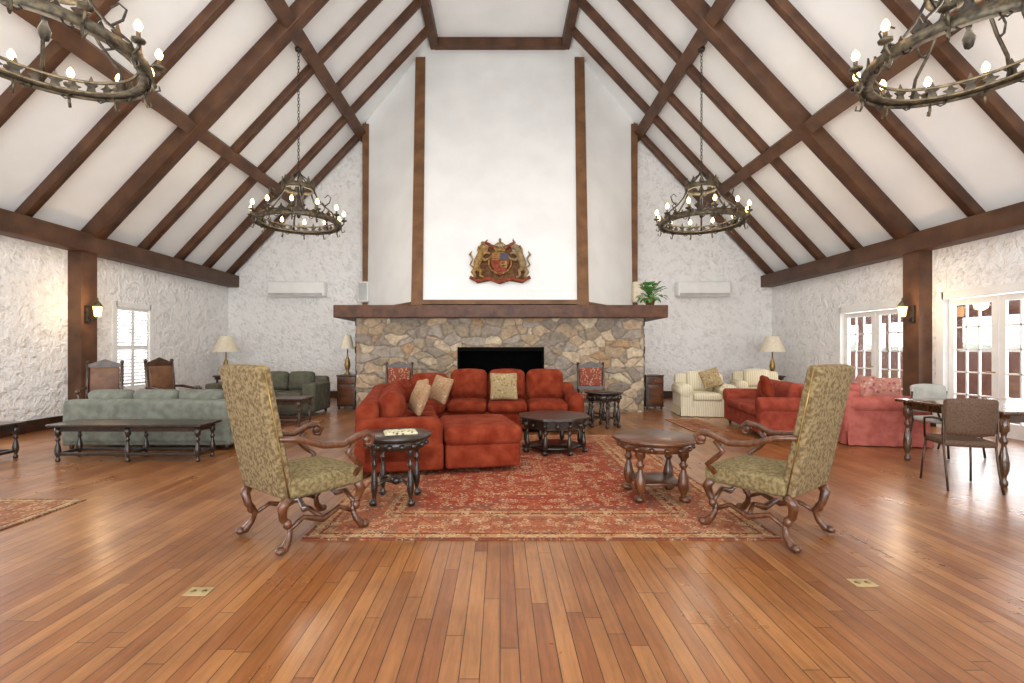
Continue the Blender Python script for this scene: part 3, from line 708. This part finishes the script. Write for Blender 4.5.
# ---- rugs
def rug(label,x0,x1,y0,y1,mt_args):
    hx,hy_=(x1-x0)/2,(y1-y0)/2
    mt=rug_mat('rug '+label[:12],hx,hy_,*mt_args)
    o=MB().box(-hx,hx,-hy_,hy_,0,.01).build('area_rug',mt); tag(o,label,'rug'); o.location=sh(((x0+x1)/2,(y0+y1)/2,.0005)); return o
BANDS=[(0,'#6E4030'),(.04,'#B08A62'),(.12,'#7A3222'),(.16,'#A8805A'),(.2,'#9A5E42'),(.62,'#B08A64'),(.68,'#7A3222'),(.73,'#A8825C'),(.8,'#88422F')]
rug('large red oriental rug under the red sectional sofa',-1.47,1.95,3.4,7.6,(BANDS,['#863421','#B8946C','#645648','#9C5434','#C4A680','#743824','#A8704C'],'#8E3A26',13,.75,.68))
rug('cream and brown rug at the left edge of the floor',-6.2,-3.75,1.2,4.32,(BANDS,['#6F3A2A','#A8946E','#5A5446','#8A6D4A','#B5A27C'],'#907852',11,.6,.6))
rug('small red rug under the low dark table by the sofas',-6.2,-3.45,7.55,9.2,(BANDS,['#7D2A20','#A8885C','#4A4436','#A5855F'],'#7C3A2A',11,.4,.6))
rug('small brown rug in front of the cream armchair',3.1,3.75,7.9,9.3,(BANDS,['#7D4A30','#A8885C','#6A4436','#A5855F'],'#7C4A34',11,.3,.6))
# ---- sectional
sec=thing('sectional_sofa','large red chenille sectional sofa facing the low tables','sofa',(.065,0,RUGZ))
P0=Vector((-1.58,4.97)); u=Vector((-.193,.981)); nn=Vector((.981,.193))
def Q(s,n_): p=P0+u*s+nn*n_; return (p.x,p.y)
def arc(c,r,a0,a1,n=6): return [(c[0]+r*math.cos(math.radians(a0+(a1-a0)*i/n)),c[1]+r*math.sin(math.radians(a0+(a1-a0)*i/n))) for i in range(n+1)]
CO=Q(2.75,.62); corner=arc((CO[0]+.1,CO[1]+.2),.78,100,185)
MB().prism([Q(0,0),Q(0,.93),Q(2.35,.93),(-1.0,7.8),(1.3,7.8),(1.3,8.75),(-1.2,8.75)]+corner+[Q(2.6,0)],'Z',.05,.33,.03).build('base',RED,sec)
MB().prism([Q(0,.95),Q(0,1.78),Q(1.02,1.78),Q(1.02,.95)],'Z',.05,.32,.04).build('chaise_base',RED,sec)
MB().prism([Q(-.03,.94),Q(-.03,1.81),Q(1.04,1.81),Q(1.04,.94)],'Z',.29,.51,.09,seg=6).build('chaise_cushion',RED,sec)
MB().prism([Q(0,0),Q(0,.93),Q(.27,.93),Q(.27,0)],'Z',.05,.61,.11,seg=6).build('arm',RED,sec)
MB().rbox(1.05,1.32,7.78,8.75,.06,.62,.12,(0,0,.02)).build('arm',RED,sec)
ci=arc((CO[0]+.1,CO[1]+.2),.54,185,100)
MB().prism([Q(.1,0),Q(.1,.24),Q(2.5,.24)]+ci+[(-1.1,8.5),(1.25,8.5),(1.25,8.76),(-1.2,8.76)]+corner+[Q(2.6,0)],'Z',.25,.76,.08,seg=5).build('back',RED,sec)
for a,b_ in ((.28,1.25),(1.26,2.25)):
    MB().prism([Q(a,.22),Q(a,.95),Q(b_,.95),Q(b_,.22)],'Z',.31,.5,.075,seg=5).build('seat_cushion',RED,sec)
MB().prism([Q(2.26,.22),Q(2.26,.95),(-.95,7.78),(-.95,8.5),(-1.5,8.45),Q(2.8,.3)],'Z',.31,.5,.07,seg=4).build('seat_cushion',RED,sec)
for i in range(3):
    x0=-.94+i*.665; MB().rbox(x0+.005,x0+.66,7.74,8.5,.31,.49,.075,(0,.02,.03)).build('seat_cushion',RED,sec)
    M=T(x0+.33,8.42,.48)@R(.16,'X').inverted()
    MB().rbox(-.325,.325,-.12,.07,0,.5,.094,(0,.09,.035),M).build('back_cushion',RED,sec)
ang=math.atan2(nn.y,nn.x)
for a in (.76,1.72):
    c=Q(a,.33); M=T(c[0],c[1],.48)@R(ang-PI/2,'Z')@R(-.16,'X')
    MB().rbox(-.47,.47,-.09,.09,0,.38,.088,(0,.08,.035),M).build('back_cushion',RED,sec)
c=Q(2.55,.42); M=T(c[0],c[1],.48)@R(ang-PI/2-.3,'Z')@R(-.14,'X'); MB().rbox(-.33,.33,-.09,.09,0,.38,.088,(0,.07,.03),M).build('back_cushion',RED,sec)
M=T(-1.28,8.3,.48)@R(.25,'Z')@R(-.14,'X'); MB().rbox(-.32,.32,-.1,.09,0,.44,.09,(0,.07,.03),M).build('back_cushion',RED,sec)
pillow('tan patterned pillow nearest the arm of the red sectional',(-1.1,6.15,.74),(-.35,.1,-1.1),TAN)
pillow('tan patterned pillow against the left back of the red sectional, second from the arm',(-1.2,6.75,.74),(-.35,-.1,-1.2),TAN)
pillow('tan patterned pillow in the corner of the red sectional',(-1.0,7.45,.74),(-.35,.15,-.8),TAN)
pillow('muted gold floral pillow on the far row of the red sectional',(-.02,7.93,.75),(-.3,.0,.05),GOLDF,.46)
# ---- tables
t=table_round('side_table','round near-black carved side table with magazines on it',(-.97,4.28,RUGZ),.31,.6,BLACKW,4,.22,.032,('x',.16),.08)
o=MB().box(-.14,.14,-.1,.1,0,.012).box(-.12,.13,-.09,.09,.012,.02).build('magazine',PAPER); tag(o,'open magazine lying on the black side table','magazine',loc=(-.93,4.27,RUGZ+.601),rz=.3)
table_round('occasional_table','round mahogany table with four fat turned legs and low shelf',(1.38,4.42,RUGZ),.38,.55,MAHOG,4,.27,.05,('disk',.15,.2),.07)
table_round('coffee_table','octagonal near-black carved coffee table in front of sectional',(.66,6.45,RUGZ),.5,.47,BLACKW,8,.4,.035,('disk',.07,.36),.12,octo=True)
table_round('lamp_table','round dark carved table right of the red sectional',(1.75,8.5,0),.34,.62,BLACKW,6,.26,.035,('x',.12),.12)
table_rect('bench','long black low table behind the grey-green sofa','table',(-4.56,5.95,0),0,1.85,.46,.46,BLACKW,.035,.06,inset=.08,six=True)
table_rect('coffee_table','low dark table between the two green sofas','table',(-4.1,8.55,.011),0,1.2,.6,.5,DARKW,.035,.08)
table_rect('bench','dark low table at the left edge of the photo','table',(-6.6,5.85,0),0,1.1,.45,.45,BLACKW,.035,.06)
# ---- sofas
sofa('sofa','grey-green sofa seen from behind, beyond the long black table','sofa',(-4.82,6.88,0),0,2.3,.96,.68,.62,3,GGREY,tall=.12)
sofa('sofa','dark olive sofa facing the camera by the back wall','sofa',(-5.0,10.25,0),PI,2.25,1.0,.78,.66,3,DGREEN,rolled=False,aw=.28)
sofa('sofa','pink skirted sofa seen from its near arm, by the french doors','sofa',(5.5,7.62,0),head(.97,-.16),1.9,1.06,.76,.68,2,PINK,skirt=True)
sofa('sofa','rust red sofa back to back with the pink sofa, facing the fireplace side','sofa',(4.36,8.0,0),head(-.97,.16),1.85,.86,.74,.62,2,RUST)
pillow('pink floral pillow nearest the arm of the pink sofa',(5.25,7.05,.77),(-.3,0,-1.75),FLOR,.44)
pillow('pink floral pillow beside another on the pink sofa, nearer the doors',(5.65,7.15,.74),(-.2,.0,-.5),FLOR,.42)
pillow('plain dark red pillow on the near end of the rust sofa',(4.1,7.5,.76),(-.3,0,1.2),RED,.4)
sofa('armchair','cream striped skirted armchair nearest the fireplace','armchair',(4.15,10.1,0),head(-.15,-1),1.05,.92,.84,.62,1,CREAM,skirt=True,tall=.06,aw=.25)
sofa('armchair','cream skirted armchair near the right corner lamp','armchair',(5.9,11.2,0),head(-.3,-1),1.05,.92,.84,.62,1,CREAM,skirt=True,tall=.06,aw=.25)
pillow('brown floral pillow on the cream armchair nearest the fireplace',(4.26,9.93,.76),(.25,.3,PI-.1),GOLDF,.4)
# ---- carved wood chairs
def carved(name,label,loc,rz,fab,bh=1.15,arms=False,w=.54,group=None):
    t=thing(name,label,'armchair' if arms else 'chair',loc,rz,group)
    MB().rbox(-w/2+.02,w/2-.02,-.22,.25,.40,.48,.03,(0,0,.02)).build('seat',fab,t)
    m=MB(); m.box(-w/2,w/2,-.25,.26,.34,.41); m.build('seat_frame',DARKW,t)
    M=T(0,-.24,.4)@R(.1,'X'); H=bh-.4
    m=MB()
    for s in (-1,1): m.tube([M@Vector((s*(w/2-.025),0,z)) for z in (0,H*.3,H*.6,H)],[.026,.022,.028,.024],8); m.sph(M@Vector((s*(w/2-.025),0,H+.02)),.032)
    m.box(-w/2+.03,w/2-.03,-.02,.02,H*.9,H*.99,M); m.box(-w/2+.03,w/2-.03,-.02,.02,.16,.22,M)
    m.prism([(-w/2+.05,H*.98),(-w*.25,H*1.03),(0,H*1.1),(w*.25,H*1.03),(w/2-.05,H*.98)],'Y',-.018,.018,0,M); m.build('back_frame',DARKW,t)
    MB().rbox(-w/2+.055,w/2-.055,-.03,.03,.22,H*.9,.02,(0,.01,0),M).build('back_panel',fab,t)
    for s in (-1,1):
        for y in (-.23,.23):
            m=MB(); tleg(m,s*(w/2-.03),y,0,.36,.03); m.build('leg',DARKW,t)
    m=MB(); 
    for s in (-1,1): m.tube([(s*(w/2-.03),-.23,.1),(s*(w/2-.03),.23,.1)],.016,8)
    m.tube([(-w/2+.03,0,.1),(w/2-.03,0,.1)],.016,8); m.build('stretcher',DARKW,t)
    if arms:
        for s in (-1,1):
            m=MB(); x=s*(w/2)
            m.tube([(x,-.28,.7),(x,-.1,.7),(x,.1,.67),(x,.24,.68),(x,.28,.65)],[.02,.024,.024,.03,.024],8); m.tube([(x,.2,.4),(x,.18,.55),(x,.2,.67)],[.024,.018,.022],8); m.build('armrest',DARKW,t)
    return t
carved('carved_chair','carved chair with red and cream back, left behind the sectional',(-2.14,9.45,0),PI,STRIPE,1.06,w=.56)
carved('carved_chair','carved chair with red and cream back, right behind the sectional',(1.74,9.45,0),PI,STRIPE,1.06,w=.56)
carved('carved_armchair','brown leather carved armchair nearest the left wall',(-6.85,8.15,0),head(.5,-.85),LEATH,1.12,True,.52)
carved('carved_armchair','carved armchair under the shuttered window, beside another near the wall',(-5.72,8.3,.011),head(.97,-.2),LEATH,1.14,True,.56)
# ---- cabinets & lamps
def cabinet(label,x0,x1,y0,y1,h):
    t=thing('side_cabinet',label,'cabinet',((x0+x1)/2,(y0+y1)/2,0)); w=(x1-x0)/2;d=(y1-y0)/2
    MB().rbox(-w,w,-d,d,0.06,h-.03,.008).build('body',DARKW,t); MB().rbox(-w-.015,w+.015,-d-.015,d,h-.03,h,.01).build('cabinet_top',DARKW,t)
    do=MB().rbox(-w+.03,w-.03,-d-.015,-d,.12,h-.22,.006).build('door',MAHOG,t); MB().sph((w-.06,-d-.025,h*.5),.012,8).build('knob',BRASS,do)
    dr=MB().rbox(-w+.03,w-.03,-d-.015,-d,h-.19,h-.06,.006).build('drawer',MAHOG,t); MB().sph((0,-d-.025,h-.125),.012,8).build('knob',BRASS,dr)
    for sx in (-1,1):
        for sy in (-1,1): MB().box(sx*w-sx*.04-.02,sx*w-sx*.04+.02,sy*(d-.04)-.02,sy*(d-.04)+.02,0,.06).build('foot',DARKW,t)
cabinet('small dark cabinet at the left side of the stone fireplace',-3.82,-3.4,10.9,11.4,.78)
cabinet('small dark cabinet at the right side of the stone fireplace',3.2,3.6,10.9,11.4,.78)
def lamp(label,loc,shd=.25,h=1.0,r=.17):
    t=thing('table_lamp',label,'lamp',loc)
    m=MB(); m.lathe([(.08,0),(.085,.02),(.03,.05),(.045,.12),(.07,.22),(.05,.34),(.018,.42),(.014,h-shd)],n=16); m.build('base',BRASS,t)
    m=MB(); m.lathe([(r*1.3,h-shd-.04),(r*.65,h)],n=24,cap=False); m.build('lamp_shade',SHADE,t)
    MB().tube([(0,0,h-shd),(0,0,h+.03)],.006,6).build('finial',BRASS,t)
lamp('small cream shaded lamp on the cabinet left of the fireplace',(-3.66,11.15,.781),.28,.92,.12)
table_round('end_table','dark round end table in the left back corner',(-7.15,12.3,0),.3,.7,DARKW,4,.2,.03,None,.06,carved=False)
table_round('end_table','dark round end table in the right back corner',(6.85,12.3,0),.3,.7,DARKW,4,.2,.03,None,.06,carved=False)
lamp('cream shaded table lamp in the left back corner',(-7.15,12.3,.701),.36,1.0,.24)
lamp('cream shaded table lamp in the right back corner',(6.85,12.3,.701),.36,1.0,.24)
# ---- dining set right
table_rect('dining_table','glossy dark dining table at the right edge','table',(5.98,5.3,0),0,2.3,1.3,.75,TABLEW,.045,.08,stretch=False,inset=.09)
def metal_chair(label,loc,rz,fab,sc=1):
    t=thing('dining_chair',label,'chair',loc,rz); t.scale=(sc,sc,1)
    MB().rbox(-.24,.24,-.22,.24,.42,.48,.025,(0,0,.02)).build('seat',fab,t)
    M=T(0,-.23,.5)@R(.14,'X')
    m=MB(); m.rbox(-.25,.25,-.03,.03,.04,.38,.028,(0,.015,.02),M)
    for v in m.v: v.y+= .06*(v.x/.25)**2
    m.build('backrest',fab,t)
    for s in (-1,1):
        MB().tube([(s*.22,.22,.43),(s*.24,.25,.2),(s*.25,.27,0.005)],.012,8).build('leg',CHROME,t)
        MB().tube([(s*.25,-.2,.8),(s*.25,-.22,.6),(s*.24,-.2,.42),(s*.24,-.25,.2),(s*.25,-.31,0.005)],.012,8).build('leg',CHROME,t)
    for s in (-1,1): MB().tube([(s*.26,-.2,.68),(s*.28,-.05,.68),(s*.28,.12,.66),(s*.25,.18,.46)],.012,8).build('armrest',CHROME,t)
    return t
metal_chair('dark brown dining chair drawn up to near side of dining table',(4.5,4.76,0),head(.3,.95),DSEAT,.84)
metal_chair('pale upholstered dining chair on the far side of the dining table',(5.68,6.2,0),head(.1,-1),PALEU)
# ---- floor outlets
PLT=mat('satin brass plate','#A8946A','#B8A47A',10,.5,metal=.3)
for x,y,l in ((-1.71,2.68,'brass floor outlet plate left, near the high-back armchair'),(2.07,2.78,'brass floor outlet plate right, near the high-back armchair')):
    t=thing('floor_outlet',l,'floor outlet',(x,y,0)); MB().rbox(-.065,.065,-.045,.045,0,.004,.002).build('plate',PLT,t)
    for q in (-.03,.03): MB().lathe([(.016,.004),(.016,.006)],(q,0,0),14).build('cover',BRASS,t)
# ------------------------------------------------------------------ camera, light
cd=bpy.data.cameras.new('camera'); co=bpy.data.objects.new('camera',cd); C.objects.link(co)
cd.sensor_width=36; cd.lens=480/1024*36; cd.shift_x=12/1024; cd.shift_y=8.5/1024; cd.clip_start=.05
co.location=(0,0,EYE); co.rotation_euler=(PI/2,0,0); S.camera=co
w=bpy.data.worlds.new('world'); S.world=w; w.use_nodes=True; bg=w.node_tree.nodes['Background']; bg.inputs[0].default_value=(.95,.97,1,1); bg.inputs[1].default_value=3.2
def area(loc,rot,sx,sy,e,col=(1,1,1)):
    d=bpy.data.lights.new('area','AREA'); d.shape='RECTANGLE'; d.size=sx; d.size_y=sy; d.energy=e; d.color=col
    o=bpy.data.objects.new('area_light',d); C.objects.link(o); o.location=loc; o.rotation_euler=rot; return o
area((0,-3.6,3.2),(math.radians(84),0,0),12,4.5,520,(.95,.975,1))  # added soft light by the rear wall, stands in for windows
area((0,2.5,8.2),(0,0,0),3.2,9,280,(.97,.985,1))  # added overhead fill above the view, no fixture there
area((0,-2.2,1.0),(math.radians(150),0,0),11,2.5,720,(.86,.95,1))  # added unseen up-fill behind the camera, brightens the ceiling
area((WX+1.5,8.5,2.2),(0,math.radians(80),0),2.5,8,700,(.98,.99,1))
area((-WX-1.0,6.5,2.2),(0,math.radians(-80),0),2.5,9,560,(.98,.99,1))
S.view_settings.view_transform='Standard'
try: S.view_settings.look='None'
except: pass
S.view_settings.exposure=-0.06
